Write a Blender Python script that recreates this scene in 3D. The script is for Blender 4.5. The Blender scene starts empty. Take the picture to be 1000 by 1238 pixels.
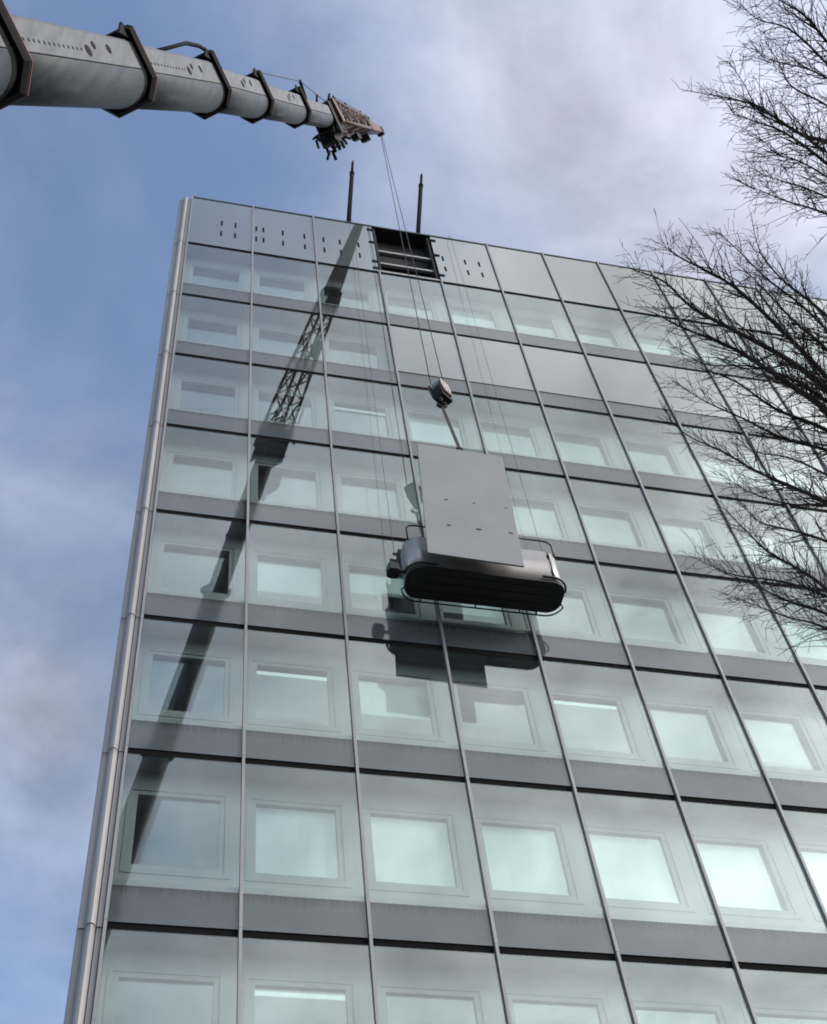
import bpy, bmesh, math, random
from mathutils import Vector, Matrix, Euler
R = math.radians
scn = bpy.context.scene
col = scn.collection
GZ = 38.15                      # level of the parapet's lower edge above the street
CAM = Vector((-0.0624, -15.1776, 1.5996))
CROT = Euler((2.5567, 0.0906, -0.2049), 'XYZ')
FPX = 1658.9                    # focal length in pixels of a 1000 x 1238 picture

# ------------------------------------------------------------------ camera
cd = bpy.data.cameras.new('camera'); cam = bpy.data.objects.new('camera', cd); col.objects.link(cam)
cam.location = CAM; cam.rotation_euler = CROT
cd.sensor_fit = 'VERTICAL'; cd.sensor_height = 36; cd.sensor_width = 36
cd.lens = FPX / 1238 * 36; cd.clip_end = 5000; cd.clip_start = 0.05
scn.camera = cam

# ------------------------------------------------------------------ sky, sun, exposure
SUN_EL, SUN_AZ = R(27), R(-33)           # azimuth counted from +x, minus is towards the viewer
sund = Vector((math.cos(SUN_EL) * math.cos(SUN_AZ), math.cos(SUN_EL) * math.sin(SUN_AZ), math.sin(SUN_EL)))
w = bpy.data.worlds.new('World'); scn.world = w; w.use_nodes = True
nt = w.node_tree; N = nt.nodes; K = nt.links
N.clear()
def nn(t, **kw):
    n = N.new(t)
    for k, v in kw.items(): setattr(n, k, v)
    return n
def wmath(op, a, b=None, c=None):
    n = nn('ShaderNodeMath', operation=op)
    for i, v in enumerate((a, b, c)):
        if v is None: continue
        if isinstance(v, (int, float)): n.inputs[i].default_value = v
        else: K.new(v, n.inputs[i])
    return n.outputs[0]
sky = nn('ShaderNodeTexSky', sky_type='NISHITA'); sky.sun_disc = False
sky.sun_elevation = SUN_EL; sky.sun_rotation = math.pi / 2 - SUN_AZ
sky.air_density = 1.25; sky.dust_density = 0.5; sky.ozone_density = 1.5
tc = nn('ShaderNodeTexCoord'); sep = nn('ShaderNodeSeparateXYZ'); K.new(tc.outputs['Generated'], sep.inputs[0])
zz = wmath('MAXIMUM', wmath('ADD', sep.outputs[2], 0.12), 0.06)
cmb = nn('ShaderNodeCombineXYZ')
K.new(wmath('DIVIDE', sep.outputs[0], zz), cmb.inputs[0]); K.new(wmath('DIVIDE', sep.outputs[1], zz), cmb.inputs[1])
mp = nn('ShaderNodeMapping'); mp.inputs['Location'].default_value = (13.044, -23.886, -7.054); K.new(cmb.outputs[0], mp.inputs[0])
def noise(scale, det, rough, dist=0.0):
    n = nn('ShaderNodeTexNoise'); n.inputs['Scale'].default_value = scale; n.inputs['Detail'].default_value = det
    n.inputs['Roughness'].default_value = rough; n.inputs['Distortion'].default_value = dist
    K.new(mp.outputs[0], n.inputs['Vector']); return n.outputs[0]
n1 = noise(3.1, 7, 0.52, 0.25); n2 = noise(1.1, 3, 0.5)
cov = wmath('ADD', wmath('MULTIPLY', n1, 0.65), wmath('MULTIPLY', n2, 0.5))
mr = nn('ShaderNodeMapRange', interpolation_type='SMOOTHSTEP')
mr.inputs[1].default_value = 0.53; mr.inputs[2].default_value = 0.88; mr.inputs[3].default_value = 0.10; mr.inputs[4].default_value = 0.88
# cloud brightness: brighter towards the veiled sun, mottled by its own thickness
dot = nn('ShaderNodeVectorMath', operation='DOT_PRODUCT'); K.new(tc.outputs['Generated'], dot.inputs[0]); dot.inputs[1].default_value = sund
glow = wmath('POWER', wmath('MAXIMUM', wmath('MULTIPLY_ADD', dot.outputs[1], 0.5, 0.5), 0.0), 10.0)
veil = wmath('POWER', wmath('MAXIMUM', wmath('MULTIPLY_ADD', dot.outputs[1], 0.5, 0.5), 0.0), 3.0)
K.new(wmath('MULTIPLY_ADD', veil, 0.36, cov), mr.inputs[0])     # the veil thickens towards the hidden sun
thick = noise(5.5, 6, 0.55, 0.3)
lum = wmath('MULTIPLY', wmath('MULTIPLY_ADD', glow, 13.5, 3.0), wmath('MULTIPLY_ADD', thick, 2.1, -0.05))
cc = nn('ShaderNodeMix', data_type='RGBA', blend_type='MULTIPLY'); cc.inputs[0].default_value = 1.0
tint = nn('ShaderNodeMix', data_type='RGBA'); K.new(wmath('MINIMUM', wmath('MULTIPLY', glow, 3.0), 1.0), tint.inputs[0])
tint.inputs[6].default_value = (0.88, 0.92, 1.09, 1); tint.inputs[7].default_value = (1.0, 1.0, 0.985, 1); K.new(tint.outputs[2], cc.inputs[6])
lc = nn('ShaderNodeCombineColor'); [K.new(lum, lc.inputs[i]) for i in range(3)]
K.new(lc.outputs[0], cc.inputs[7])
mx = nn('ShaderNodeMix', data_type='RGBA'); K.new(mr.outputs[0], mx.inputs[0])
sb = nn('ShaderNodeMix', data_type='RGBA', blend_type='MULTIPLY'); sb.inputs[0].default_value = 1.0
K.new(sky.outputs[0], sb.inputs[6]); sb.inputs[7].default_value = (0.93, 1.0, 1.12, 1); K.new(sb.outputs[2], mx.inputs[6]); K.new(cc.outputs[2], mx.inputs[7])
bg = nn('ShaderNodeBackground'); bg.inputs[1].default_value = 0.15; K.new(mx.outputs[2], bg.inputs[0])
wo = nn('ShaderNodeOutputWorld'); K.new(bg.outputs[0], wo.inputs[0])

sl = bpy.data.lights.new('sun', 'SUN'); sun = bpy.data.objects.new('sun', sl); col.objects.link(sun)
sl.energy = 1.1; sl.angle = R(14); sl.color = (1.0, 0.95, 0.88)
sun.rotation_euler = (-sund).to_track_quat('-Z', 'Y').to_euler(); sun.location = sund * 60
vs = scn.view_settings
scn.display_settings.display_device = 'sRGB'; vs.view_transform = 'Standard'; vs.look = 'None'; vs.gamma = 1; vs.use_curve_mapping = False
vs.exposure = 0.46
cy = scn.cycles
cy.use_denoising = True; cy.filter_width = 1.8; cy.max_bounces = 8; cy.transparent_max_bounces = 40; cy.glossy_bounces = 5; cy.diffuse_bounces = 3
cy.caustics_reflective = False; cy.caustics_refractive = False; cy.sample_clamp_indirect = 6

# ------------------------------------------------------------------ materials
MATS = {}
def mat(name, rgb, rough=0.6, metal=0.0, spec=0.5, var=0.12, scale=6.0, bump=0.0, streak=0.0, emit=None, stain=None, coat=0.0):
    m = bpy.data.materials.new(name); m.use_nodes = True; t = m.node_tree; b = t.nodes['Principled BSDF']; L = t.links
    b.inputs['Roughness'].default_value = rough; b.inputs['Metallic'].default_value = metal
    b.inputs['Specular IOR Level'].default_value = spec; b.inputs['Coat Weight'].default_value = coat
    b.inputs['Coat Roughness'].default_value = 0.05
    co = t.nodes.new('ShaderNodeTexCoord'); geo = t.nodes.new('ShaderNodeNewGeometry')
    mpp = t.nodes.new('ShaderNodeMapping'); L.new(geo.outputs['Position'], mpp.inputs[0])
    if streak: mpp.inputs['Scale'].default_value = (1, 1, streak)
    nz = t.nodes.new('ShaderNodeTexNoise'); nz.inputs['Scale'].default_value = scale; nz.inputs['Detail'].default_value = 6
    nz.inputs['Roughness'].default_value = 0.62; L.new(mpp.outputs[0], nz.inputs['Vector'])
    rp = t.nodes.new('ShaderNodeMapRange'); L.new(nz.outputs[0], rp.inputs[0])
    rp.inputs[1].default_value = 0.25; rp.inputs[2].default_value = 0.75; rp.inputs[3].default_value = 1 - var; rp.inputs[4].default_value = 1 + var
    oi = t.nodes.new('ShaderNodeObjectInfo'); ro = t.nodes.new('ShaderNodeMapRange'); L.new(oi.outputs['Random'], ro.inputs[0])
    ro.inputs[3].default_value = 1 - var * 0.4; ro.inputs[4].default_value = 1 + var * 0.4
    mu = t.nodes.new('ShaderNodeMath'); mu.operation = 'MULTIPLY'; L.new(rp.outputs[0], mu.inputs[0]); L.new(ro.outputs[0], mu.inputs[1])
    vm = t.nodes.new('ShaderNodeVectorMath'); vm.operation = 'SCALE'; vm.inputs[0].default_value = rgb; L.new(mu.outputs[0], vm.inputs['Scale'])
    out = vm.outputs[0]
    if stain:
        # dirt that has run down from the top edge: (colour, share of the height, strength)
        sp = t.nodes.new('ShaderNodeSeparateXYZ'); L.new(co.outputs['Generated'], sp.inputs[0])
        m2 = t.nodes.new('ShaderNodeMapping'); m2.inputs['Scale'].default_value = (16, 16, 0.5); L.new(geo.outputs['Position'], m2.inputs[0])
        n3 = t.nodes.new('ShaderNodeTexNoise'); n3.inputs['Scale'].default_value = 1.0; n3.inputs['Detail'].default_value = 6; n3.inputs['Roughness'].default_value = 0.7; L.new(m2.outputs[0], n3.inputs['Vector'])
        a = t.nodes.new('ShaderNodeMath'); a.operation = 'MULTIPLY_ADD'; L.new(n3.outputs[0], a.inputs[0]); a.inputs[1].default_value = stain[1] * 2.6; L.new(sp.outputs[2], a.inputs[2])
        r3 = t.nodes.new('ShaderNodeMapRange'); L.new(a.outputs[0], r3.inputs[0])
        r3.inputs[1].default_value = 1.0 + stain[1] * 0.25; r3.inputs[2].default_value = 1.0 + stain[1] * 1.5; r3.inputs[3].default_value = 0; r3.inputs[4].default_value = stain[2]
        mc = t.nodes.new('ShaderNodeMix'); mc.data_type = 'RGBA'; L.new(r3.outputs[0], mc.inputs[0]); L.new(out, mc.inputs[6]); mc.inputs[7].default_value = (*stain[0], 1)
        out = mc.outputs[2]
    L.new(out, b.inputs['Base Color'])
    if bump:
        bp = t.nodes.new('ShaderNodeBump'); bp.inputs['Strength'].default_value = bump; bp.inputs['Distance'].default_value = 0.02
        L.new(nz.outputs[0], bp.inputs['Height']); L.new(bp.outputs[0], b.inputs['Normal'])
    if emit: b.inputs['Emission Color'].default_value = (*emit[0], 1); b.inputs['Emission Strength'].default_value = emit[1]
    MATS[name] = m
    return m

def glass(name, tint, f0, wav=0.0, dust=0.0):
    """One face of a clear pane: sky mirrored by Schlick's law over what lies behind."""
    m = bpy.data.materials.new(name); m.use_nodes = True; t = m.node_tree; L = t.links; t.nodes.clear()
    lw = t.nodes.new('ShaderNodeLayerWeight'); lw.inputs[0].default_value = 0.5
    pw = t.nodes.new('ShaderNodeMath'); pw.operation = 'POWER'; L.new(lw.outputs['Facing'], pw.inputs[0]); pw.inputs[1].default_value = 5
    fm = t.nodes.new('ShaderNodeMath'); fm.operation = 'MULTIPLY_ADD'; L.new(pw.outputs[0], fm.inputs[0]); fm.inputs[1].default_value = 1 - f0; fm.inputs[2].default_value = f0
    tr = t.nodes.new('ShaderNodeBsdfTransparent'); tr.inputs[0].default_value = (*tint, 1)
    gl = t.nodes.new('ShaderNodeBsdfGlossy'); gl.inputs['Roughness'].default_value = 0.0; gl.inputs[0].default_value = (0.955, 1.0, 1.0, 1)
    geo = t.nodes.new('ShaderNodeNewGeometry')
    if wav:
        nz = t.nodes.new('ShaderNodeTexNoise'); nz.inputs['Scale'].default_value = 0.7; nz.inputs['Detail'].default_value = 1; L.new(geo.outputs['Position'], nz.inputs['Vector'])
        bp = t.nodes.new('ShaderNodeBump'); bp.inputs['Strength'].default_value = 1.0; bp.inputs['Distance'].default_value = wav; L.new(nz.outputs[0], bp.inputs['Height']); L.new(bp.outputs[0], gl.inputs['Normal'])
    mx = t.nodes.new('ShaderNodeMixShader'); L.new(fm.outputs[0], mx.inputs[0]); L.new(tr.outputs[0], mx.inputs[1]); L.new(gl.outputs[0], mx.inputs[2])
    last = mx.outputs[0]
    if dust:
        df = t.nodes.new('ShaderNodeBsdfDiffuse'); df.inputs[0].default_value = (0.5, 0.5, 0.5, 1)
        mp2 = t.nodes.new('ShaderNodeMapping'); mp2.inputs['Scale'].default_value = (5, 5, 0.5); L.new(geo.outputs['Position'], mp2.inputs[0])
        n2 = t.nodes.new('ShaderNodeTexNoise'); n2.inputs['Scale'].default_value = 1.5; n2.inputs['Detail'].default_value = 5; L.new(mp2.outputs[0], n2.inputs['Vector'])
        r2 = t.nodes.new('ShaderNodeMapRange'); L.new(n2.outputs[0], r2.inputs[0]); r2.inputs[1].default_value = 0.35; r2.inputs[2].default_value = 0.8; r2.inputs[3].default_value = dust * 0.3; r2.inputs[4].default_value = dust * 1.6
        m3 = t.nodes.new('ShaderNodeMixShader'); L.new(r2.outputs[0], m3.inputs[0]); L.new(last, m3.inputs[1]); L.new(df.outputs[0], m3.inputs[2]); last = m3.outputs[0]
    o = t.nodes.new('ShaderNodeOutputMaterial'); L.new(last, o.inputs[0])
    MATS[name] = m
    return m

glass('outer_glass', (0.928, 0.974, 0.966), 0.108, wav=0.001, dust=0.012)
glass('inner_glass', (0.92, 0.962, 0.957), 0.14, wav=0.0004)
mat('spandrel', (0.092, 0.106, 0.116), 0.07, spec=0.9, var=0.14, scale=1.6, stain=((0.03, 0.028, 0.026), 0.26, 0.8))
mat('enamel_panel', (0.165, 0.20, 0.198), 0.04, spec=1.0, coat=0.9, var=0.06, scale=0.8)
mat('parapet_panel', (0.09, 0.122, 0.122), 0.04, spec=1.0, coat=0.9, var=0.06, scale=0.8)
mat('mullion', (0.34, 0.33, 0.33), 0.45, metal=0.2, var=0.12, scale=3, streak=0.2)
mat('cladding', (0.37, 0.355, 0.355), 0.5, metal=0.1, var=0.13, scale=2, streak=0.15, stain=((0.16, 0.145, 0.14), 0.05, 0.6))
mat('slot_dark', (0.009, 0.008, 0.008), 0.9, var=0.3, spec=0.1)
mat('cavity_wall', (0.31, 0.328, 0.328), 0.5, var=0.05, scale=1.2)
mat('cavity_band', (0.26, 0.265, 0.265), 0.6, var=0.08)
mat('frame', (0.29, 0.305, 0.305), 0.4, var=0.05)
mat('blind_white', (0.92, 0.94, 0.94), 0.85, var=0.03, scale=2)
mat('blind_grey', (0.30, 0.31, 0.30), 0.85, var=0.04, scale=2)
mat('room', (0.30, 0.30, 0.29), 0.8, var=0.08, scale=0.7)
mat('room_dark', (0.10, 0.10, 0.10), 0.8, var=0.08, scale=0.7)
mat('lamp', (0.9, 0.9, 0.9), 0.5, emit=((0.86, 1.0, 0.98), 0.42))
mat('coping', (0.035, 0.035, 0.038), 0.5, metal=0.3)
mat('steel_dark', (0.020, 0.018, 0.018), 0.7, spec=0.3, var=0.25)
mat('rail_pale', (0.42, 0.42, 0.41), 0.5, var=0.15)
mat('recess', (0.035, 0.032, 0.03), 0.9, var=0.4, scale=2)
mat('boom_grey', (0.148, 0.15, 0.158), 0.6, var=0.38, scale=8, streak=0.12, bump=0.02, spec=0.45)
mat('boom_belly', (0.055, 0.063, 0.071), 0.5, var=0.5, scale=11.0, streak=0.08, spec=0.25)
mat('collar_black', (0.012, 0.010, 0.010), 0.8, var=0.3, spec=0.2)
mat('rust_edge', (0.20, 0.055, 0.03), 0.6, var=0.3)
mat('jib_red', (0.15, 0.078, 0.058), 0.6, var=0.45, scale=7)
mat('rope', (0.045, 0.042, 0.042), 0.5, metal=0.3, var=0.2)
mat('hook_paint', (0.22, 0.13, 0.11), 0.6, var=0.5, scale=9)
mat('boom_dark', (0.018, 0.018, 0.019), 0.9, var=0.7, scale=5, spec=0.1)
mat('hook_white', (0.55, 0.53, 0.51), 0.5, var=0.3, scale=9)
mat('sling', (0.055, 0.04, 0.036), 0.8, var=0.2)
mat('sheet_panel', (0.285, 0.285, 0.295), 0.5, var=0.09, scale=0.9, spec=0.4)
mat('panel_hole', (0.02, 0.02, 0.02), 0.8)
mat('cradle_metal', (0.50, 0.47, 0.44), 0.38, metal=0.5, var=0.14, scale=3, streak=0.3)
mat('cradle_black', (0.020, 0.017, 0.015), 0.6, var=0.4, scale=5)
mat('tube_black', (0.02, 0.02, 0.02), 0.4, var=0.2)
mat('bark', (0.040, 0.027, 0.023), 0.9, var=0.35, scale=14)
mat('asphalt', (0.05, 0.05, 0.052), 0.9, var=0.2, scale=3, bump=0.3)
mat('crane_paint', (0.42, 0.30, 0.05), 0.5)
mat('rubber', (0.02, 0.02, 0.02), 0.8)

# ------------------------------------------------------------------ helpers
def tag(o, label=None, cat=None, group=None, kind=None):
    for k, v in (('label', label), ('category', cat), ('group', group), ('kind', kind)):
        if v: o[k] = v
    return o
def empty(name, loc, label, cat, group=None):
    o = bpy.data.objects.new(name, None); col.objects.link(o); o.location = loc; o.empty_display_size = 0.2
    return tag(o, label, cat, group)
def wpos(o):
    p = Vector((0, 0, 0))
    while o: p += o.location; o = o.parent
    return p
def link(name, me, loc, parent=None):
    o = bpy.data.objects.new(name, me); col.objects.link(o)
    o.location = Vector(loc) - (wpos(parent) if parent else Vector((0, 0, 0)))
    o.parent = parent
    return o
BOXES = {}
def box(name, x0, x1, y0, y1, z0, z1, m, parent=None):
    """An axis-aligned box as one object; boxes of equal size share their mesh."""
    d = (round(x1 - x0, 4), round(y1 - y0, 4), round(z1 - z0, 4)); key = (d, m)
    me = BOXES.get(key)
    if me is None:
        a, b, c = (v / 2 for v in d)
        vv = [(sx * a, sy * b, sz * c) for sx in (-1, 1) for sy in (-1, 1) for sz in (-1, 1)]
        me = bpy.data.meshes.new(name); me.from_pydata(vv, [], [(0, 1, 3, 2), (4, 6, 7, 5), (0, 4, 5, 1), (2, 3, 7, 6), (0, 2, 6, 4), (1, 5, 7, 3)])
        me.materials.append(MATS[m]); BOXES[key] = me
    return link(name, me, ((x0 + x1) / 2, (y0 + y1) / 2, (z0 + z1) / 2), parent)
def bm_box(bm, x0, x1, y0, y1, z0, z1, mi=0):
    v = [bm.verts.new((x, y, z)) for x in (x0, x1) for y in (y0, y1) for z in (z0, z1)]
    for f in ((0, 1, 3, 2), (4, 6, 7, 5), (0, 4, 5, 1), (2, 3, 7, 6), (0, 2, 6, 4), (1, 5, 7, 3)):
        bm.faces.new([v[i] for i in f]).material_index = mi
def bm_tube(bm, pts, rad, n=6, caps=True, mi=0):
    pts = [Vector(p) for p in pts]
    if not isinstance(rad, (list, tuple)): rad = [rad] * len(pts)
    rings = []; ref = None
    for i, p in enumerate(pts):
        t = (pts[min(i + 1, len(pts) - 1)] - pts[max(i - 1, 0)])
        if t.length < 1e-9: t = Vector((0, 0, 1))
        t.normalize()
        if ref is None: ref = Vector((0, 0, 1)) if abs(t.z) < 0.9 else Vector((1, 0, 0))
        a = ref - t * ref.dot(t)
        if a.length < 1e-6: a = t.orthogonal()
        a.normalize(); ref = a; b = t.cross(a)
        rings.append([bm.verts.new(p + (a * math.cos(2 * math.pi * k / n) + b * math.sin(2 * math.pi * k / n)) * rad[i]) for k in range(n)])
    for r0, r1 in zip(rings, rings[1:]):
        for k in range(n):
            f = bm.faces.new((r0[k], r0[(k + 1) % n], r1[(k + 1) % n], r1[k])); f.smooth = n > 5; f.material_index = mi
    if caps:
        bm.faces.new(rings[0][::-1]).material_index = mi; bm.faces.new(rings[-1]).material_index = mi
def bm_loft(bm, rings, caps=True, smooth=False, mi=0):
    rs = [[bm.verts.new(p) for p in r] for r in rings]; n = len(rs[0])
    for r0, r1 in zip(rs, rs[1:]):
        for k in range(n):
            f = bm.faces.new((r0[k], r0[(k + 1) % n], r1[(k + 1) % n], r1[k])); f.smooth = smooth; f.material_index = mi
    if caps:
        bm.faces.new(rs[0][::-1]).material_index = mi; bm.faces.new(rs[-1]).material_index = mi
def done(name, bm, m, parent=None, origin=None, fix=True):
    """Link a bmesh made in world coordinates as one object with its origin at ORIGIN."""
    if fix: bmesh.ops.recalc_face_normals(bm, faces=bm.faces)
    o0 = Vector(origin) if origin is not None else (wpos(parent) if parent else Vector((0, 0, 0)))
    bmesh.ops.translate(bm, verts=bm.verts, vec=-o0)
    me = bpy.data.meshes.new(name); bm.to_mesh(me); bm.free()
    for x in (m if isinstance(m, (list, tuple)) else [m]): me.materials.append(MATS[x])
    return link(name, me, o0, parent)
def tube(name, pts, rad, m, parent=None, n=8):
    bm = bmesh.new(); bm_tube(bm, pts, rad, n); return done(name, bm, m, parent)

# ------------------------------------------------------------------ ground
bm = bmesh.new(); S = 1500
bm.faces.new([bm.verts.new(v) for v in ((-S, -S, 0), (S, -S, 0), (S, S, 0), (-S, S, 0))])
tag(done('ground', bm, 'asphalt'), kind='structure')

# ------------------------------------------------------------------ the office building
W, H = 1.8259, 3.4
NC, NR = 13, 11
XR = NC * W
rnd = random.Random(5)
bld = empty('office_building', (XR / 2, 7, 0), 'tall office block with double glass facade and one roof-edge panel missing', 'building')
FULL = {1: {3: .55, 4: 1, 5: 1, 6: 1, 7: 1, 8: 1, 9: 1, 10: 1}, 3: {3: 1, 4: 1, 5: .8, 6: 1, 7: 1, 8: .6}, 4: {4: .75, 5: 1, 6: .6, 7: 1},
        5: {1: .70, 2: .52, 3: .72, 5: 1, 6: 1, 7: 1}, 6: {2: .62, 5: 1, 6: .8, 7: 1}, 7: {1: 1, 2: 1, 3: 1, 4: 1, 5: 1, 6: 1, 7: 1}, 8: {4: 1, 5: 1}}
GREY = {(1, 3), (1, 5), (1, 6), (1, 8), (1, 9), (3, 4), (3, 5), (3, 6), (3, 7), (4, 4), (4, 5), (4, 6), (4, 7), (5, 5), (5, 6), (6, 5), (6, 6), (8, 4), (8, 5)}
LAMPS = {(3, 2), (6, 1), (6, 4), (8, 1)}
YI = 0.42                                   # inner wall behind the cavity

def frame_mesh():
    bm = bmesh.new()
    def ring(a, b, y0, y1):                 # a = outer (x0,x1,z0,z1), b = inner
        bm_box(bm, a[0], b[0], y0, y1, a[2], a[3]); bm_box(bm, b[1], a[1], y0, y1, a[2], a[3])
        bm_box(bm, b[0], b[1], y0, y1, b[3], a[3]); bm_box(bm, b[0], b[1], y0, y1, a[2], b[2])
    o = (.062 * W, .934 * W, -2.14, -.40); s = (.098 * W, .888 * W, -2.05, -.468); g = (.145 * W, .840 * W, -1.965, -.55)
    ring(o, s, YI - .012, YI + .10); ring(s, g, YI + .006, YI + .09)
    bmesh.ops.recalc_face_normals(bm, faces=bm.faces)
    me = bpy.data.meshes.new('window_frame'); bm.to_mesh(me); bm.free(); me.materials.append(MATS['frame']); return me
def wall_mesh():
    bm = bmesh.new(); o = (.062 * W, .934 * W, -2.14, -.40); y0, y1 = YI, YI + .14
    bm_box(bm, 0, o[0], y0, y1, -2.62, -.05); bm_box(bm, o[1], W, y0, y1, -2.62, -.05)
    bm_box(bm, o[0], o[1], y0, y1, o[3], -.05); bm_box(bm, o[0], o[1], y0, y1, -2.62, o[2])
    bmesh.ops.recalc_face_normals(bm, faces=bm.faces)
    me = bpy.data.meshes.new('wall_panel'); bm.to_mesh(me); bm.free(); me.materials.append(MATS['cavity_wall']); return me
FM, WM = frame_mesh(), wall_mesh()
SEEN = {1: 13, 2: 12, 3: 11, 4: 10, 5: 9, 6: 9, 7: 8, 8: 8, 9: 7}

for r in range(1, NR + 1):
    zt = GZ - H * (r - 1)
    ncol = SEEN.get(r, 6)
    # structure of the storey: band behind the spandrels, room slab, back wall
    box('floor_band', 0.0, XR, 0.032, YI, zt - H - .05, zt - 2.62, 'cavity_band', bld)
    box('floor_slab', 0.0, XR, YI + .16, 7.0, zt - H - .30, zt - 2.66, 'room', bld)
    box('room_wall', 0.0, XR, 6.0, 6.2, zt - 2.66, zt - .30, 'room', bld)
    for c in range(NC):
        x0 = c * W
        if c >= ncol:
            # beyond the picture: plain bays
            box('glass_panel', x0 + .03, x0 + W - .03, 0, .02, zt - 2.745, zt - .10, 'enamel_panel', bld)
            box('spandrel', x0 + .028, x0 + W - .028, -.006, .028, zt - H + .002, zt - 2.757, 'spandrel', bld)
            continue
        solid = (r == 2 and c >= 3)
        if not solid:
            p = box('glass_pane', x0 + .030, x0 + W - .030, 0, .012, zt - 2.745, zt - .125, 'outer_glass', bld)
            p.rotation_euler = (R(rnd.uniform(-.05, .05)), 0, R(rnd.uniform(-.05, .05)))
            link('wall_panel', WM, (x0, 0, zt), bld)
            fr = link('window', FM, (x0, 0, zt), bld)
            q = box('pane', x0 + .140 * W, x0 + .845 * W, YI + .045, YI + .055, zt - 1.975, zt - .54, 'inner_glass', fr)
            q.rotation_euler = (R(rnd.uniform(-.06, .06)), 0, R(rnd.uniform(-.06, .06)))
            fdrop = FULL.get(r, {}).get(c)
            if fdrop:
                zb = -.50 - 1.52 * fdrop
                box('blind', x0 + .105 * W, x0 + .882 * W, YI + .135, YI + .145, zt + zb, zt - .50, 'blind_grey' if (r, c) in GREY else 'blind_white', fr)
            if (r, c) in LAMPS:
                box('strip_lamp', x0 + .13 * W, x0 + .86 * W, YI + .16, YI + .20, zt - .58, zt - .53, 'lamp', fr)
        else:
            p = box('enamelled_panel', x0 + .030, x0 + W - .030, 0, .012, zt - 2.69, zt - .125, 'enamel_panel', bld)
            p.rotation_euler = (R(rnd.uniform(-.12, .12)), 0, R(rnd.uniform(-.12, .12)))
            box('ventilation_slot', x0 + .03, x0 + W - .03, .018, .03, zt - 2.76, zt - 2.69, 'slot_dark', bld)
        s = box('spandrel', x0 + .028, x0 + W - .028, -.006, .028, zt - H + .002, zt - 2.757, 'spandrel', bld)
        s.rotation_euler = (R(rnd.uniform(-.05, .05)), 0, R(rnd.uniform(-.05, .05)))
        box('ventilation_slot', x0 + .03, x0 + W - .03, .012, .03, zt - .123, zt - .004, 'slot_dark', bld)
    for c in range(NC + 1):
        x = c * W
        box('mullion', x - .024, x + .024, -.055, .030, zt - H + .004, zt - 1.6, 'mullion', bld)
        box('mullion', x - .023, x + .023, -.053, .030, zt - 1.594, zt + .0, 'mullion', bld)

# parapet storey
ZP = GZ + 3.50
for c in range(NC):
    x0 = c * W
    if c == 3: continue
    p = box('parapet_panel', x0 + .012, x0 + W - .012, 0, .014, GZ + .05, ZP - .06, 'parapet_panel', bld)
    p.rotation_euler = (R(rnd.uniform(-.10, .10)), 0, R(rnd.uniform(-.10, .10)))
for c in range(NC + 1):
    if c in (3, 4): continue
    x = c * W
    box('mullion', x - .023, x + .023, -.05, .030, GZ + .004, ZP + (.02 if c else .06), 'mullion', bld)
box('joint', 0.0, XR, -.002, .05, GZ - .002, GZ + .045, 'slot_dark', bld)
box('coping', -.02, 3 * W + .01, -.015, .5, ZP - .055, ZP + .02, 'coping', bld)
box('coping', 3 * W + .012, 4 * W - .012, -.012, .5, ZP - .055, ZP + .02, 'coping', bld)
box('coping', 4 * W - .01, XR, -.015, .5, ZP - .055, ZP + .02, 'coping', bld)
# parapet core with the opened bay
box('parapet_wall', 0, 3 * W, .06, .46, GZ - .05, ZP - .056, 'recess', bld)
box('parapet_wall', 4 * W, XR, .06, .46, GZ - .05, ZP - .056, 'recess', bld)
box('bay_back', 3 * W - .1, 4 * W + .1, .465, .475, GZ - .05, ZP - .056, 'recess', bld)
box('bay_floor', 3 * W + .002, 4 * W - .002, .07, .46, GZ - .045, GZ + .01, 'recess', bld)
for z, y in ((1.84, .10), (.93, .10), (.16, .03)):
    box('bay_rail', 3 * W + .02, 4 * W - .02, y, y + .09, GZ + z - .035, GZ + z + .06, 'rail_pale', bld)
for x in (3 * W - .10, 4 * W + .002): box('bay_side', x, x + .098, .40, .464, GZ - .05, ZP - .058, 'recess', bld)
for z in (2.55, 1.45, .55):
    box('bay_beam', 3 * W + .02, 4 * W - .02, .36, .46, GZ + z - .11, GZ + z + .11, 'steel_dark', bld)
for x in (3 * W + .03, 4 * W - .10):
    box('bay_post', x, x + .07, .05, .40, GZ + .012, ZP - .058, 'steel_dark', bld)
for x, zs in ((5.40, (3.15, 2.17, .73, .25)), (7.375, (3.10, 1.95, .47))):
    for z in zs: box('edge_clamp', x - .09, x + .09, -.03, -.002, GZ + z - .035, GZ + z + .045, 'steel_dark', bld)
for x in (.92, 1.32, 1.93, 2.14, 2.71, 3.35, 3.92, 4.41, 4.97, 7.55, 8.24, 8.68):
    for z in (1.78, 1.0):
        box('bolt_slot', x - .026, x + .026, -.012, -.001, GZ + z - .16, GZ + z + .16, 'slot_dark', bld)
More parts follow.
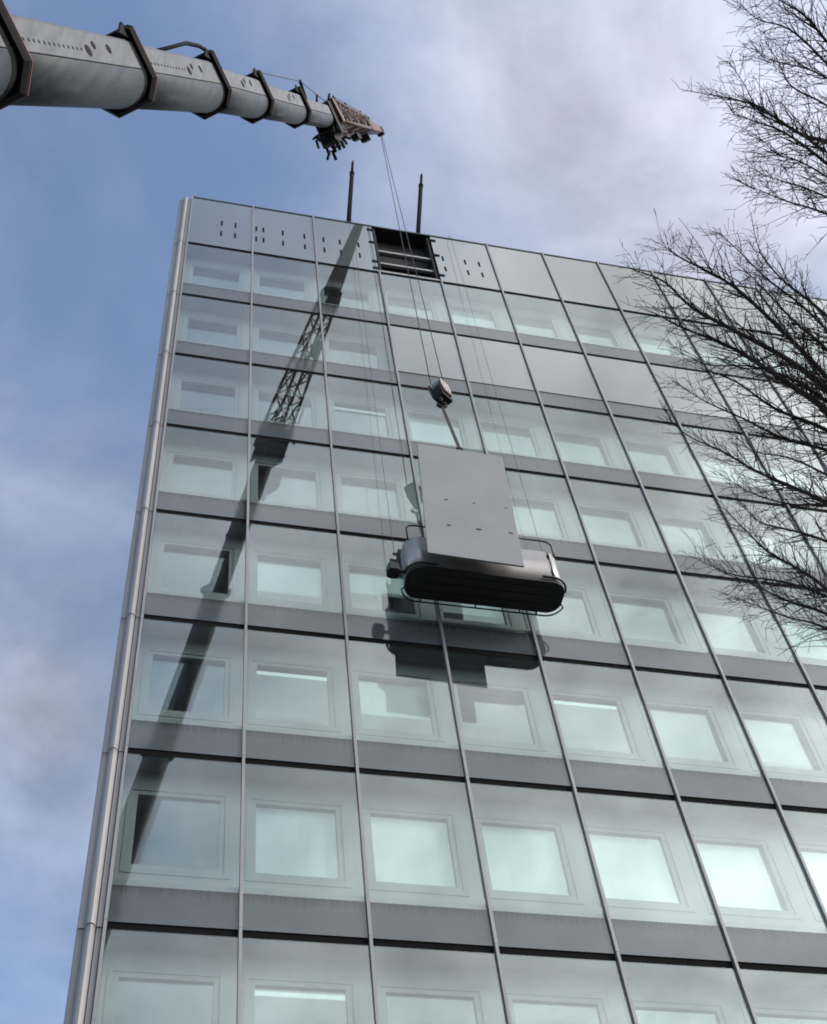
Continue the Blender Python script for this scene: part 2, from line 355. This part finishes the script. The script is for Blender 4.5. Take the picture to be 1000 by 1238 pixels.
# corner cladding, a stepped profile in storey-high lengths
def corner_profile():
    pr = [(-.012, .02), (-.04, -.005), (-.105, -.005), (-.115, .03)]
    for k in range(7):
        a = math.pi * k / 6; pr.append((-.19 + .072 * math.cos(a), .02 - .10 * math.sin(a)))
    pr += [(-.270, .05), (-.345, .05), (-.365, .09), (-.365, .6), (-.012, .6)]
    return pr
PR = corner_profile()
for r in range(0, NR + 1):
    z1 = GZ - H * (r - 1) - .12 if r else GZ + 3.2
    z0 = GZ - H * r - .12 + .022
    if r == 0: z0 = GZ - .12 + .022; z1 = GZ + 3.28
    bm = bmesh.new(); bm_loft(bm, [[(x, y, z0) for x, y in PR], [(x, y, z1) for x, y in PR]])
    done('corner_cladding', bm, 'cladding', bld, origin=(-.19, .3, (z0 + z1) / 2))
box('corner_core', -.33, -.03, .16, .60, .3, GZ + 3.1, 'steel_dark', bld)
box('side_wall', -.30, -.004, .604, 13.8, 0, GZ + 3.0, 'cladding', bld)
box('end_wall', XR + .004, XR + .3, .05, 13.8, 0, GZ + 3.4, 'cladding', bld)
box('back_wall', 0, XR, 13.5, 13.8, 0, GZ + 3.0, 'cladding', bld)
box('roof', 0, XR, .48, 13.48, GZ + 2.2, GZ + 2.5, 'cavity_band', bld)
box('plinth', 0, XR, .0, .4, 0, GZ - H * NR - .052, 'cavity_band', bld)

# ------------------------------------------------------------------ masts on the roof
for xb, xt, zt_, lb in ((4.76, 5.43, 11.2, 'slim black steel mast above the roof edge, nearer the crane boom'),
                        (6.93, 7.94, 11.1, 'slim black steel mast above the roof edge, behind the missing panel')):
    b0, t0 = Vector((xb, .62, GZ + 2.5)), Vector((xt, .62, GZ + zt_))
    t = empty('roof_mast', b0, lb, 'mast', 'black masts above the roof edge')
    def ml(f): return b0.lerp(t0, f)
    tube('tube', [ml(0), ml(.84)], .074, 'slot_dark', t, 10); tube('sleeve', [ml(.83), ml(.855)], .085, 'slot_dark', t, 10)
    tube('tip', [ml(.85), ml(.975)], .046, 'slot_dark', t, 8); tube('pin', [ml(.97), ml(1.0)], .022, 'slot_dark', t, 6)
    box('foot_plate', xb - .2, xb + .2, .50, .86, GZ + 2.502, GZ + 2.54, 'steel_dark', t)
    tube('stay', [ml(.30), Vector((xb + .5, 2.2, GZ + 2.5))], .03, 'steel_dark', t, 6)

# ------------------------------------------------------------------ mobile crane
B1 = Vector((-0.97648, -10.4109, -20.43948 + GZ)); B2 = Vector((3.13465, -4.81135, -2.38477 + GZ))
BD = (B2 - B1).normalized(); BL = (B2 - B1).length
BU = (Vector((0, 0, 1)) - BD * BD.z).normalized(); BS = BD.cross(BU)
def bp(s, u, v):                             # a point of the boom: s along (0 second collar, 1 tip), u to its side, v to its back
    return B1 + BD * (BL * s) + BS * (u - .06) + BU * (v + .015 + (.55 * s if s < 0 else .44 * min(s, .25)))
crane = empty('mobile_crane', (-4.9, -15.8, 0), 'grey telescopic crane boom with black collars and lattice jib reaching over the roof', 'crane')
def prof(hw, hh, rounded):
    if not rounded:
        return [(-hw * .86, hh), (hw * .86, hh), (hw, hh * .90), (hw, -hh * .52), (hw * .58, -hh), (-hw * .58, -hh), (-hw, -hh * .52), (-hw, hh * .90)]
    p = [(-hw * .9, hh), (hw * .9, hh), (hw, hh * .86), (hw, -hh * .14)]
    for k in range(1, 16):
        a = math.pi * k / 16; p.append((hw * math.cos(a), -hh * .14 - hh * .86 * math.sin(a)))
    return p + [(-hw, -hh * .14), (-hw, hh * .86)]
SECT = [(-.235, .400, .455), (0.0, .385, .430), (.25, .358, .425), (.46, .338, .390), (.72, .312, .372), (1.0, .285, .345)]
prev = -.93
for i, (se, hw, hh) in enumerate(SECT):
    a, b = hw - .072, hh - .10
    last = i == len(SECT) - 1
    def tp(s, k=1.0): return [bp(s, u * k, v * k - .065) for u, v in prof(a, b, True)]
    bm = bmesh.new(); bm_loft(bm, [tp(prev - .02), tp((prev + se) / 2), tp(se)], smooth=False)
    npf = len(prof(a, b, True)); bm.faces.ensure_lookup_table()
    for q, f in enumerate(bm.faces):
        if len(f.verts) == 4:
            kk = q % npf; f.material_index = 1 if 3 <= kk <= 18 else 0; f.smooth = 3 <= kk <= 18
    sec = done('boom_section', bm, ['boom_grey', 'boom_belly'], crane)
    vs_ = -b * .14 - .065
    for sg in (-1, 1): tube('weld_seam', [bp(prev + .003, sg * (a + .001), vs_ + .012), bp((prev + se) / 2, sg * (a + .001), vs_ + .012), bp(se - .004, sg * (a + .001), vs_ + .012)], .008, 'boom_dark', crane, 5)
    if not last:
        l = .10 / BL
        bm = bmesh.new()
        outer, inner = prof(hw, hh, False), prof(a - .002, b - .002, False)
        def ring(s, pr): return [bp(s, u, v) for u, v in pr]
        bm_loft(bm, [ring(se - l, [(u * .93, v * .93) for u, v in outer]), ring(se - l * .4, outer), ring(se, outer)], caps=True)
        done('collar', bm, 'collar_black', crane)
        bm = bmesh.new(); bm_loft(bm, [tp(se - .24 / BL, 1.006), tp(se - l + .02 / BL, 1.006)], caps=False); done('dark_band', bm, 'boom_dark', crane)  # near-black mottled band round the tube just short of the collar
        bm = bmesh.new(); oo = [(u * 1.012, v * 1.012) for u, v in outer]
        bm_loft(bm, [ring(se + .0001, oo), ring(se + .022 / BL, oo)], caps=True); done('collar_rim', bm, 'rust_edge', crane)
        # eye plate behind the collar's back corner
        bm = bmesh.new(); pl = [(-.42, hh - .10), (-.06, hh + .05), (.0, hh - .02), (.0, hh - .16)]
        bm_loft(bm, [[bp(se + ds / BL, u, v) for ds, v in pl] for u in (hw * .72, hw * .80)]); done('eye_plate', bm, 'collar_black', crane)
    # pin holes in the flank, near the outer end of each section
    for ds, v, rr in ((-.113, .02, .10), (-.098, .09, .07), (-.069, .08, .085)):
        if last: break
        bm = bmesh.new(); c0 = bp(se + ds, a, v)
        ring0 = [c0 + BD * (rr * .85 * math.cos(q)) + BU * (rr * .62 * math.sin(q)) for q in [2 * math.pi * k / 12 for k in range(12)]]
        bm_loft(bm, [[p_ - BS * .01 for p_ in ring0], [p_ + BS * .006 for p_ in ring0]]); done('pin_hole', bm, 'collar_black', crane)
    if i in (1, 2):
        bm = bmesh.new()
        for k in range(14):
            c0 = bp(prev + .012 + (se - .13 - prev) * k / 14, a + .001, .02)
            bm_tube(bm, [c0 - BS * .004, c0 + BS * .003], .019, 6)
        tag(done('rivet_row', bm, 'collar_black', crane), kind='stuff')
    prev = se
# bracket by the third collar, rope guide post near the tip
tube('bracket', [bp(.115, .10, .36), bp(.20, .20, .52), bp(.235, .24, .50), bp(.25, .26, .44)], .03, 'collar_black', crane)
tube('guide_post', [bp(.86, .0, .25), bp(.84, .10, .72)], .035, 'collar_black', crane)
tube('pendant_rope', [bp(.46, .2, .42), bp(.84, .1, .70), bp(1.03, .05, .42)], .011, 'rope', crane, 5)
# boom head: cheek plates, sheaves and the winch under it
def bbox_dir(name, s0, s1, u0, u1, v0, v1, m, sk=0):
    bm = bmesh.new()
    bm_loft(bm, [[bp(s, u, v) for u, v in ((u0 + k, v0 + k), (u1 - k, v0 + k), (u1 - k, v1 - k), (u0 + k, v1 - k))] for s, k in ((s0, sk), (s0 + (s1 - s0) * .2, 0), (s1 - (s1 - s0) * .2, 0), (s1, sk))])
    return done(name, bm, m, crane)
bbox_dir('head_plate', .965, 1.035, -.29, -.25, -.62, .28, 'steel_dark', .0)
bbox_dir('head_plate', .965, 1.035, .21, .25, -.55, .28, 'steel_dark', .0)
bbox_dir('winch_box', .958, 1.005, -.34, .12, -.72, -.34, 'steel_dark', .06)
for u in (-.16, -.04, .08):
    for v, rr in ((-.46, .26), (-.72, .17)):
        bm = bmesh.new(); c0 = bp(1.0, u, v)
        bm_loft(bm, [[c0 + BS * du + BD * (rr * math.cos(q)) + BU * (rr * math.sin(q)) for q in [2 * math.pi * k / 16 for k in range(16)]] for du in (-.03, .03)])
        done('sheave', bm, 'collar_black', crane)
for (s, u, v, s2, u2, v2) in ((.95, -.38, -.50, .985, -.48, -.62), (1.0, -.3, -.8, .97, -.36, -.98), (1.01, .16, -.62, 1.0, .32, -.74), (1.02, -.2, .3, 1.03, -.05, .62), (1.03, .1, .3, 1.035, .24, .52)):
    tube('lug', [bp(s, u, v), bp(s2, u2, v2)], .035, 'steel_dark', crane, 6)
hr = random.Random(3)
for k in range(22):
    p0 = bp(hr.uniform(.955, 1.02), hr.uniform(-.38, .22), hr.uniform(-.86, -.30))
    tube('head_fitting', [p0, p0 + Vector((hr.uniform(-.16, .16), hr.uniform(-.16, .16), hr.uniform(-.2, .2)))], hr.uniform(.02, .05), 'steel_dark', crane, 6)
# lattice jib
JT = Vector((5.86, -1.39, 8.66 + GZ)); J0 = bp(1.015, 0, .0); JD = (JT - J0); JL = JD.length; JD.normalize()
JU = (Vector((0, 0, 1)) - JD * JD.z).normalized(); JS = JD.cross(JU)
def jp(s, u, v): return J0 + JD * (JL * s) + JS * u + JU * v
J_E = .56
def jw(s): return .31 - .09 * s / J_E, .29 - .09 * s / J_E
def corner(k, s):
    a, b = jw(s); return jp(s, (a, a, -a, -a)[k], (b, -b, -b, b)[k])
for k in range(4):
    tube('jib_chord', [corner(k, 0), corner(k, J_E)], .045, 'jib_red', crane, 7)
nb = 7
for k in range(4):
    for j in range(nb):
        s0, s1 = J_E * j / nb, J_E * (j + 1) / nb
        k2 = (k + 1) % 4
        a, b = (k, k2) if j % 2 else (k2, k)
        tube('jib_brace', [corner(a, s0), corner(b, s1)], .026, 'jib_red', crane, 6)
        if j: tube('jib_strut', [corner(k, s0), corner(k2, s0)], .02, 'jib_red', crane, 5)
def jbox(name, s0, s1, a0, b0, a1, b1, m, dv=0):
    bm = bmesh.new(); bm_loft(bm, [[jp(s, sx * a, sy * b + dv) for sx, sy in ((1, 1), (1, -1), (-1, -1), (-1, 1))] for s, a, b in ((s0, a0, b0), (s1, a1, b1))])
    return done(name, bm, m, crane)
jbox('jib_foot', -.03, .012, .34, .32, .34, .32, 'jib_red'); jbox('jib_collar', J_E - .01, J_E + .045, .25, .24, .25, .24, 'steel_dark')
jbox('jib_box', J_E + .04, .97, .20, .20, .09, .10, 'jib_red')
jbox('jib_bracket', .30, .36, .10, .08, .10, .08, 'steel_dark', -.46); jbox('jib_bracket', .50, .55, .14, .1, .10, .1, 'steel_dark', -.42)
jbox('jib_head', .955, 1.0, .11, .13, .09, .13, 'steel_dark', -.05)
for u in (-.07, .07):
    bm = bmesh.new(); c0 = JT + JS * u
    bm_loft(bm, [[c0 + JS * du + JD * (.13 * math.cos(q)) + JU * (.13 * math.sin(q)) for q in [2 * math.pi * k / 16 for k in range(16)]] for du in (-.025, .025)])
    done('tip_sheave', bm, 'collar_black', crane)
for s, u, v in ((.12, .2, .55), (.33, .15, .52), (.62, .1, .45), (.8, .05, .38)):
    tube('rope_guide', [jp(s, u, .25), jp(s, u, v)], .03, 'steel_dark', crane, 6)
tube('jib_rope', [bp(1.03, .05, .42), jp(.12, .2, .52), jp(.62, .1, .43), jp(.97, 0, .22)], .011, 'rope', crane, 5)
# hoist ropes down to the hook block
HK = Vector((5.88, -1.40, -9.35 + GZ))
for dx, dy in ((-.10, .05), (.10, -.05)):
    tube('hoist_rope', [JT + Vector((dx * .12, dy * .3, -.1)), HK + Vector((dx * 1.35, dy, .0))], .011, 'rope', crane, 6)
# carrier on the street beside the viewer, out of the picture
box('carrier_deck', -6.2, -3.6, -22, -13.2, .9, 1.3, 'crane_paint', crane)
box('pedestal', -5.6, -4.2, -17.0, -14.6, 1.302, 2.3, 'crane_paint', crane)
for x in (-6.1, -3.95):
    for y in (-20.8, -18.8, -16.0, -14.2):
        bm = bmesh.new(); bm_loft(bm, [[(x + dx, y + .55 * math.cos(q), .55 + .55 * math.sin(q)) for q in [2 * math.pi * k / 20 for k in range(20)]] for dx in (0, .3)])
        done('wheel', bm, 'rubber', crane)

# ------------------------------------------------------------------ hook block
hk = empty('hook_block', HK, 'small red and white hook block hanging on two ropes above the grey sheet', 'hook block')
RZ = Matrix.Rotation(R(38), 3, 'Z') @ Matrix.Rotation(R(-14), 3, 'Y')
def hp(x, y, z): return HK + RZ @ (Vector((x, y, z)) * .86)
def hbox(name, x0, x1, y0, y1, z0, z1, m, ch=.0):
    bm = bmesh.new(); xm = .25 * (x1 - x0) * ch
    bm_loft(bm, [[hp(x, y, z) for x, z in ((x0 + xm, z0), (x1 - xm, z0), (x1, z0 + (z1 - z0) * .35), (x1, z1 - (z1 - z0) * .3), (x1 - xm, z1), (x0 + xm, z1), (x0, z1 - (z1 - z0) * .3), (x0, z0 + (z1 - z0) * .35))] for y in (y0, y1)])
    return done(name, bm, m, hk)
hbox('cheek_plate', -.21, .21, -.20, -.15, -.50, .02, 'hook_paint', .4); hbox('cheek_plate', -.21, .21, .15, .20, -.50, .02, 'hook_paint', .4)
hbox('weight', -.25, .25, -.148, .148, -.64, -.26, 'steel_dark', .3)
for x in (-.14, 0.0, .14): hbox('stripe', x - .035, x + .035, -.206, -.201, -.40, -.02, 'hook_white')
for y in (-.09, 0, .09):
    bm = bmesh.new(); bm_loft(bm, [[hp(.19 * math.cos(q), y + dy, -.08 + .17 * math.sin(q)) for q in [2 * math.pi * k / 16 for k in range(16)]] for dy in (-.03, .03)])
    done('sheave', bm, 'hook_white', hk)
bm = bmesh.new(); bm_tube(bm, [HK + Vector((0, 0, z)) for z in (-.60, -.80)], .05, 8)
bm_tube(bm, [HK + Vector((.10 * math.sin(a), 0, -.90 + .10 * math.cos(a))) for a in [R(k * 30) for k in range(0, 10)]], .035, 7); done('hook', bm, 'steel_dark', hk)

# ------------------------------------------------------------------ the removed sheet, hanging from the hook
PT, PB = Vector((6.03, -1.46, -12.27 + GZ)), Vector((5.85, -1.46, -16.25 + GZ))
sh = empty('hanging_sheet', PB, 'large flat grey sheet panel with bolt holes hanging from the hook', 'panel')
ax = (PT - PB).normalized(); sx_ = Vector((ax.z, 0, -ax.x)); HWP = .915; LP = (PT - PB).length
def sp(a, b, y=0): return PB + ax * (LP * b) + sx_ * (HWP * a) + Vector((0, y, 0))
bm = bmesh.new(); bm_loft(bm, [[sp(a, b, y) for a, b in ((-.995, .003), (.995, .003), (.995, .997), (-.995, .997))] for y in (-.018, .018)])
bmesh.ops.bevel(bm, geom=bm.edges[:], offset=.004, segments=1, affect='EDGES'); done('sheet', bm, 'sheet_panel', sh)
def unp(x, y, Y):                            # picture point to a point on the plane at depth Y
    d = CROT.to_matrix() @ Vector(((x - 500) / FPX, -(y - 619) / FPX, -1)); return CAM + d * ((Y - CAM.y) / d.y)
for px, py, rr in ((539.6, 604, .040), (573, 608.5, .030), (611.5, 614, .030), (543, 635, .050), (579, 640, .062), (617.4, 644.5, .05)):
    c0 = unp(px, py, -1.478)
    bm = bmesh.new(); bm_loft(bm, [[c0 + Vector((rr * math.cos(q), dy, rr * .55 * math.sin(q))) for q in [2 * math.pi * k / 12 for k in range(12)]] for dy in (-.0015, .012)])
    done('bolt_hole', bm, 'panel_hole', sh)
for dx in (-.05, .05):
    tube('lifting_eye', [PT + Vector((dx, .0, -.06)), PT + Vector((dx, .0, .10))], .02, 'steel_dark', sh, 6)
slg = empty('lifting_strap', PT, 'short brown lifting strap between the hook and the grey sheet', 'strap')
bm = bmesh.new(); a0, a1 = HK + Vector((0, 0, -.98)), PT + Vector((0, 0, .08))
bm_loft(bm, [[p_ + Vector((dx, dy, 0)) for dx, dy in ((-.03, -.015), (.03, -.015), (.03, .015), (-.03, .015))] for p_ in (a0, a1)]); done('webbing', bm, 'sling', slg)
tube('shackle', [a1 + Vector((.06 * math.cos(q), 0, -.02 + .06 * math.sin(q))) for q in [2 * math.pi * k / 12 for k in range(12)]], .016, 'steel_dark', slg, 6)

# ------------------------------------------------------------------ facade cradle (gondola)
GX0, GX1, GY0, GY1, GB = 4.70, 7.74, -1.06, -.36, -16.10 + GZ
gd = empty('facade_gondola', ((GX0 + GX1) / 2, (GY0 + GY1) / 2, GB), 'metal facade cleaning gondola with black underside behind the hanging sheet', 'gondola')
def stadium(x0, x1, y0, y1, r, z, n=7):
    pts = []
    for cx, cy_, a0 in ((x1 - r, y1 - r, 0), (x0 + r, y1 - r, 90), (x0 + r, y0 + r, 180), (x1 - r, y0 + r, 270)):
        for k in range(n): a = R(a0 + 90 * k / (n - 1)); pts.append(Vector((cx + r * math.cos(a), cy_ + r * math.sin(a), z)))
    return pts
HB = 1.02
# side sheets, four lengths round the basket
P_ = stadium(GX0, GX1, GY0, GY1, .26, 0)
Q_ = stadium(GX0 + .03, GX1 - .03, GY0 + .03, GY1 - .03, .235, 0)
for nm, idx in (('front_sheet', range(20, 23)), ('end_sheet', range(7, 21)), ('rear_sheet', range(6, 8)), ('end_sheet', list(range(22, 28)) + list(range(0, 7)))):
    idx = [k % 28 for k in idx]
    if nm == 'front_sheet': idx = [20, 21]
    bm = bmesh.new(); bo = [Vector((P_[k].x, P_[k].y, GB + .07)) for k in idx]; to = [Vector((P_[k].x, P_[k].y, GB + HB)) for k in idx]
    bi = [Vector((Q_[k].x, Q_[k].y, GB + .07)) for k in idx]; ti = [Vector((Q_[k].x, Q_[k].y, GB + HB)) for k in idx]
    for k in range(len(idx) - 1):
        for A, B in ((bo, to), (bi, ti)):
            f = bm.faces.new([bm.verts.new(v) for v in (A[k], A[k + 1], B[k + 1], B[k])]); f.smooth = True
        for A, B in ((bo, bi), (to, ti)): bm.faces.new([bm.verts.new(v) for v in (A[k], A[k + 1], B[k + 1], B[k])])
    bmesh.ops.remove_doubles(bm, verts=bm.verts, dist=1e-5); done(nm, bm, 'cradle_metal', gd)
bm = bmesh.new(); bm_loft(bm, [stadium(GX0 - .01, GX1 + .01, GY0 - .01, GY1 + .01, .27, GB), stadium(GX0 - .015, GX1 + .015, GY0 - .015, GY1 + .015, .275, GB + .03), stadium(GX0 - .012, GX1 + .012, GY0 - .012, GY1 + .012, .27, GB + .07)]); done('floor_tray', bm, 'cradle_black', gd)
for y in (GY0 + .16, GY0 + .34, GY0 + .54):
    box('floor_rib', GX0 + .30, GX1 - .30, y - .03, y + .03, GB - .014, GB - .002, 'cradle_black', gd)
# bumper tubes
def loop(off, z, i0, i1): 
    s_ = stadium(GX0 - off, GX1 + off, GY0 - off, GY1 + off, .26 + off, z); return [s_[k % 28] for k in range(i0, i1)]
tube('rear_bumper', [Vector((GX1 - .02, GY1 - .25, GB - .01))] + loop(.065, GB - .02, 1, 13) + [Vector((GX0 + .02, GY1 - .25, GB - .01))], .016, 'tube_black', gd)
for x in (GX0 + .35, (GX0 + GX1) / 2 - .1, GX1 - .75, GX1 - .42):
    tube('bumper_stay', [(x, GY1 - .02, GB + .02), (x, GY1 + .065, GB - .02)], .015, 'tube_black', gd, 6)
lf = loop(.05, GB + .10, 14, 21); tube('corner_bumper', lf + [lf[-1] + Vector((.28, 0, 0))], .024, 'tube_black', gd)
rf = loop(.05, GB + .10, 21, 28); tube('corner_bumper', [rf[0] - Vector((.22, 0, 0))] + rf, .024, 'tube_black', gd)
# top rails and hoists
for x0, x1, d in ((GX0 + .06, GX0 + .62, 1), (GX1 - .06, GX1 - .75, -1)):
    for y in (GY0 + .06, GY1 - .06):
        tube('end_rail', [(x0, y, GB + HB - .05), (x0, y, GB + HB + .34), (x0 + d * .06, y, GB + HB + .43), (x0 + d * .16, y, GB + HB + .46), (x1, y, GB + HB + .46), (x1, y, GB + HB - .02)], .018, 'tube_black', gd)
tube('rear_rail', [(GX0 + .6, GY1 - .06, GB + HB + .46), (GX1 - .7, GY1 - .06, GB + HB + .46)], .018, 'tube_black', gd)
for x in (GX0 + .10, GX1 - .14):
    bm = bmesh.new(); c0 = Vector((x, -.42, GB + HB + .15))
    bm_loft(bm, [[c0 + Vector((dx, .16 * math.cos(q), .20 * math.sin(q))) for q in [2 * math.pi * k / 14 for k in range(14)]] for dx in (-.10, .10)]); done('hoist_drum', bm, 'tube_black', gd)
    box('hoist_motor', x - .09, x + .09, -.62, -.45, GB + HB - .25, GB + HB + .06, 'tube_black', gd)
bm = bmesh.new(); bm_box(bm, GX0 - .34, GX0 - .12, -.86, -.62, GB + .14, GB + .40); bmesh.ops.bevel(bm, geom=bm.edges[:], offset=.03, segments=2, affect='EDGES'); done('side_roller', bm, 'tube_black', gd)
tube('roller_arm', [(GX0 - .14, -.74, GB + .27), (GX0 + .03, -.74, GB + .27)], .035, 'tube_black', gd, 8)
tube('cable_bracket', [(GX0 + .02, -.55, GB + HB - .1), (GX0 - .02, -.40, GB + HB + .3), (GX0 - .05, -.34, GB + HB + .38)], .03, 'tube_black', gd, 6)
for px, sxo in ((GX0 - .04, .16), (GX1 + .06, .12)):
    tube('suspension_rope', [(px, -.34, GB + HB + .30), (px + sxo, -.16, GZ + 3.40), (px + sxo, -.02, GZ + 3.53), (px + sxo, .3, GZ + 3.54)], .005, 'rope', gd, 5)

# ------------------------------------------------------------------ bare tree beside the viewer
def px3(x, y, t):
    d = (CROT.to_matrix() @ Vector(((x - 500) / FPX, -(y - 619) / FPX, -1))).normalized(); return CAM + d * t
TB = Vector((9.6, -9.2, 0))
tree = empty('bare_tree', TB, 'bare leafless tree with dark fanning twigs in front of the facade', 'tree')
LIMBS = [  # picture points from the outer tip's stem inwards, distance at start and at tip, start radius
 ([(1000, 48), (966, 19), (930, -4), (905, -25)], 12.2, 12.9, .022), ([(1000, 78), (950, 35), (908, 23), (885, 8)], 12.6, 13.4, .020),
 ([(1000, 94), (966, 82), (921, 69), (901, 61)], 13.2, 13.6, .017), ([(1000, 173), (966, 161), (921, 139), (901, 124), (863, 119), (820, 111)], 13.0, 14.2, .032),
 ([(960, 159), (915, 136), (890, 100), (868, 76)], 13.3, 14.2, .016),
 ([(1000, 197), (947, 161), (908, 149), (876, 139)], 12.4, 12.9, .026), ([(1000, 128), (955, 105), (930, 75), (915, 55)], 13.6, 14.2, .018),
 ([(1000, 258), (947, 242), (914, 232), (892, 223)], 12.8, 13.3, .018), ([(1000, 236), (960, 223), (921, 212), (896, 205)], 13.4, 14.0, .015), ([(1000, 215), (960, 195), (930, 186), (905, 166)], 12.2, 12.6, .016),
 ([(1000, 455), (940, 398), (889, 349), (847, 326), (814, 316), (793, 299)], 12.4, 13.6, .038), ([(1000, 470), (944, 432), (879, 398), (830, 371), (792, 342), (757, 328)], 11.8, 13.0, .045),
 ([(1000, 384), (947, 342), (915, 310), (901, 290)], 13.4, 14.2, .026), ([(1000, 400), (960, 365), (921, 336), (880, 300), (858, 282)], 13.0, 14.0, .024),
 ([(1000, 425), (957, 392), (915, 350), (880, 318)], 12.0, 12.7, .026),
 ([(1000, 499), (957, 465), (910, 438), (869, 417), (815, 398), (780, 380)], 11.5, 12.3, .046), ([(1000, 485), (950, 455), (900, 440), (850, 440), (810, 425)], 12.8, 13.6, .026),
 ([(1000, 543), (944, 533), (893, 506), (842, 482), (800, 458)], 12.2, 13.0, .026), ([(1000, 604), (957, 590), (910, 570), (869, 546), (828, 529), (798, 510)], 11.9, 12.8, .030),
 ([(1000, 614), (950, 608), (903, 597), (860, 576)], 12.7, 13.1, .022), ([(1000, 575), (950, 556), (905, 545), (872, 520)], 13.3, 13.9, .02),
 ([(1000, 713), (961, 685), (923, 668), (893, 641), (864, 616)], 12.1, 12.9, .028), ([(1000, 722), (944, 706), (876, 696), (826, 676)], 12.5, 13.2, .024),
 ([(1000, 742), (950, 726), (903, 709), (868, 694)], 11.8, 12.3, .022), ([(1000, 764), (950, 745), (903, 730), (880, 725)], 12.9, 13.3, .018), ([(1000, 655), (950, 640), (910, 630), (882, 606)], 12.6, 13.2, .022), ([(1000, 520), (930, 492), (880, 462), (835, 446)], 12.0, 12.6, .032)]
tr = random.Random(11)
twigs = bmesh.new(); NTW = [0]
def smooth_line(pts, sub=4):
    out = []
    for i in range(len(pts) - 1):
        p0, p1, p2, p3 = pts[max(i - 1, 0)], pts[i], pts[i + 1], pts[min(i + 2, len(pts) - 1)]
        for k in range(sub):
            t = k / sub
            out.append(.5 * ((2 * p1) + (p2 - p0) * t + (2 * p0 - 5 * p1 + 4 * p2 - p3) * t * t + (3 * p1 - p0 - 3 * p2 + p3) * t ** 3))
    return out + [pts[-1]]
def shoot(p, d, length, r, lvl):
    """One side shoot: a kinked, upward-bending line with its own shoots."""
    n = max(3, int(length / .11)); pts = [p]; q = p.copy(); dd = d.copy()
    for k in range(n):
        dd = (dd + Vector((tr.gauss(0, .2), tr.gauss(0, .2), tr.gauss(.06, .2)))).normalized(); q = q + dd * (length / n); pts.append(q)
    rad = [max(.0021, r * (1 - .75 * k / n)) for k in range(n + 1)]
    bm_tube(twigs, pts, rad, 3 if r < .008 else 4, caps=False); NTW[0] += 1
    if lvl <= 0: return
    k = 1; side = tr.choice((-1, 1))
    while k < n:
        t = (pts[k + 1 if k < n else k] - pts[k - 1]).normalized()
        ang = R(tr.uniform(28, 58)); axis = (t.orthogonal().normalized()); axis.rotate(Matrix.Rotation(tr.uniform(0, 6.28), 3, t))
        nd = t.copy(); nd.rotate(Matrix.Rotation(ang * side, 3, axis)); side = -side
        ll = length * (1 - k / n * .7) * tr.uniform(.28, .58)
        if ll > .05: shoot(pts[k], nd, ll, max(.0023, rad[k] * .6), lvl - 1)
        k += tr.choice((1, 1, 2))
FORK = [Vector((8.6, -9.4, 6.4)), Vector((8.2, -9.8, 7.6)), Vector((8.8, -8.9, 5.4))]
for i, (pp, t0, t1, r0) in enumerate(LIMBS):
    n = len(pp); pts = []
    for k, (x, y) in enumerate(pp):
        f = k / (n - 1); pts.append(px3(x + 13 * f + tr.gauss(0, 1.5), y + tr.gauss(0, 1.5), t0 + (t1 - t0) * f))
    out_ = (pts[0] - pts[1]).normalized()
    fk = FORK[1] if pp[0][1] < 300 else (FORK[0] if pp[0][1] < 560 else FORK[2])
    fk = fk + Vector((tr.uniform(-.12, .12), tr.uniform(-.12, .12), tr.uniform(-.4, .4)))
    far = px3(pp[0][0] + (pp[0][0] - pp[1][0]) * 1.6, pp[0][1] + (pp[0][1] - pp[1][1]) * 1.9 + 12, t0 - (t1 - t0) * .4)
    lead = [fk, far + (far - pts[0]) * .4 + (fk - far) * .25, far]
    line = smooth_line(lead + pts, 5)
    m_ = len(line); r0 *= .72; rb = max(.045, r0 * 1.9)
    rad = [max(.0035, rb + (r0 - rb) * min(1, k / 10)) if k < 10 else max(.0035, r0 * (1.12 - .98 * ((k - 10) / (m_ - 11)) ** .8)) for k in range(m_)]
    bm = bmesh.new(); bm_tube(bm, line, rad, 7); done('limb', bm, 'bark', tree)
    side = 1
    for k in range(11, m_ - 1):
        fr_ = (k - 11) / (m_ - 12)
        for rep in range(tr.choice((2, 3, 3, 4))):
            t = (line[k + 1] - line[k - 1]).normalized(); ang = R(tr.uniform(25, 55))
            axis = t.orthogonal().normalized(); axis.rotate(Matrix.Rotation(tr.uniform(0, 6.28), 3, t))
            nd = t.copy(); nd.rotate(Matrix.Rotation(ang * side, 3, axis)); side = -side
            nd = (nd + Vector((0, 0, .12))).normalized()
            ll = tr.uniform(.25, .72) * (1.05 - .55 * fr_) * (1.25 if r0 > .024 else .95)
            shoot(line[k].lerp(line[k + 1], tr.random()), nd, ll, max(.0030, min(.007, rad[k] * .45)), 2)
    shoot(line[-1], (line[-1] - line[-3]).normalized(), .22, .0035, 1)
tag(done('twigs', twigs, 'bark', tree, fix=False), kind='stuff')
bm = bmesh.new()
bm_tube(bm, [TB + Vector((0, 0, -.1)), TB + Vector((-.02, 0, .5)), TB + Vector((-.15, -.03, 2.2)), TB + Vector((-.5, -.05, 4.2)), FORK[2], FORK[0], FORK[1], FORK[1] + Vector((-.1, -.1, .3))], [.30, .22, .19, .165, .15, .13, .10, .05], 12)
done('trunk', bm, 'bark', tree)
print('twigs', NTW[0], 'tris', sum(len(o.data.polygons) for o in scn.objects if o.type == 'MESH'))
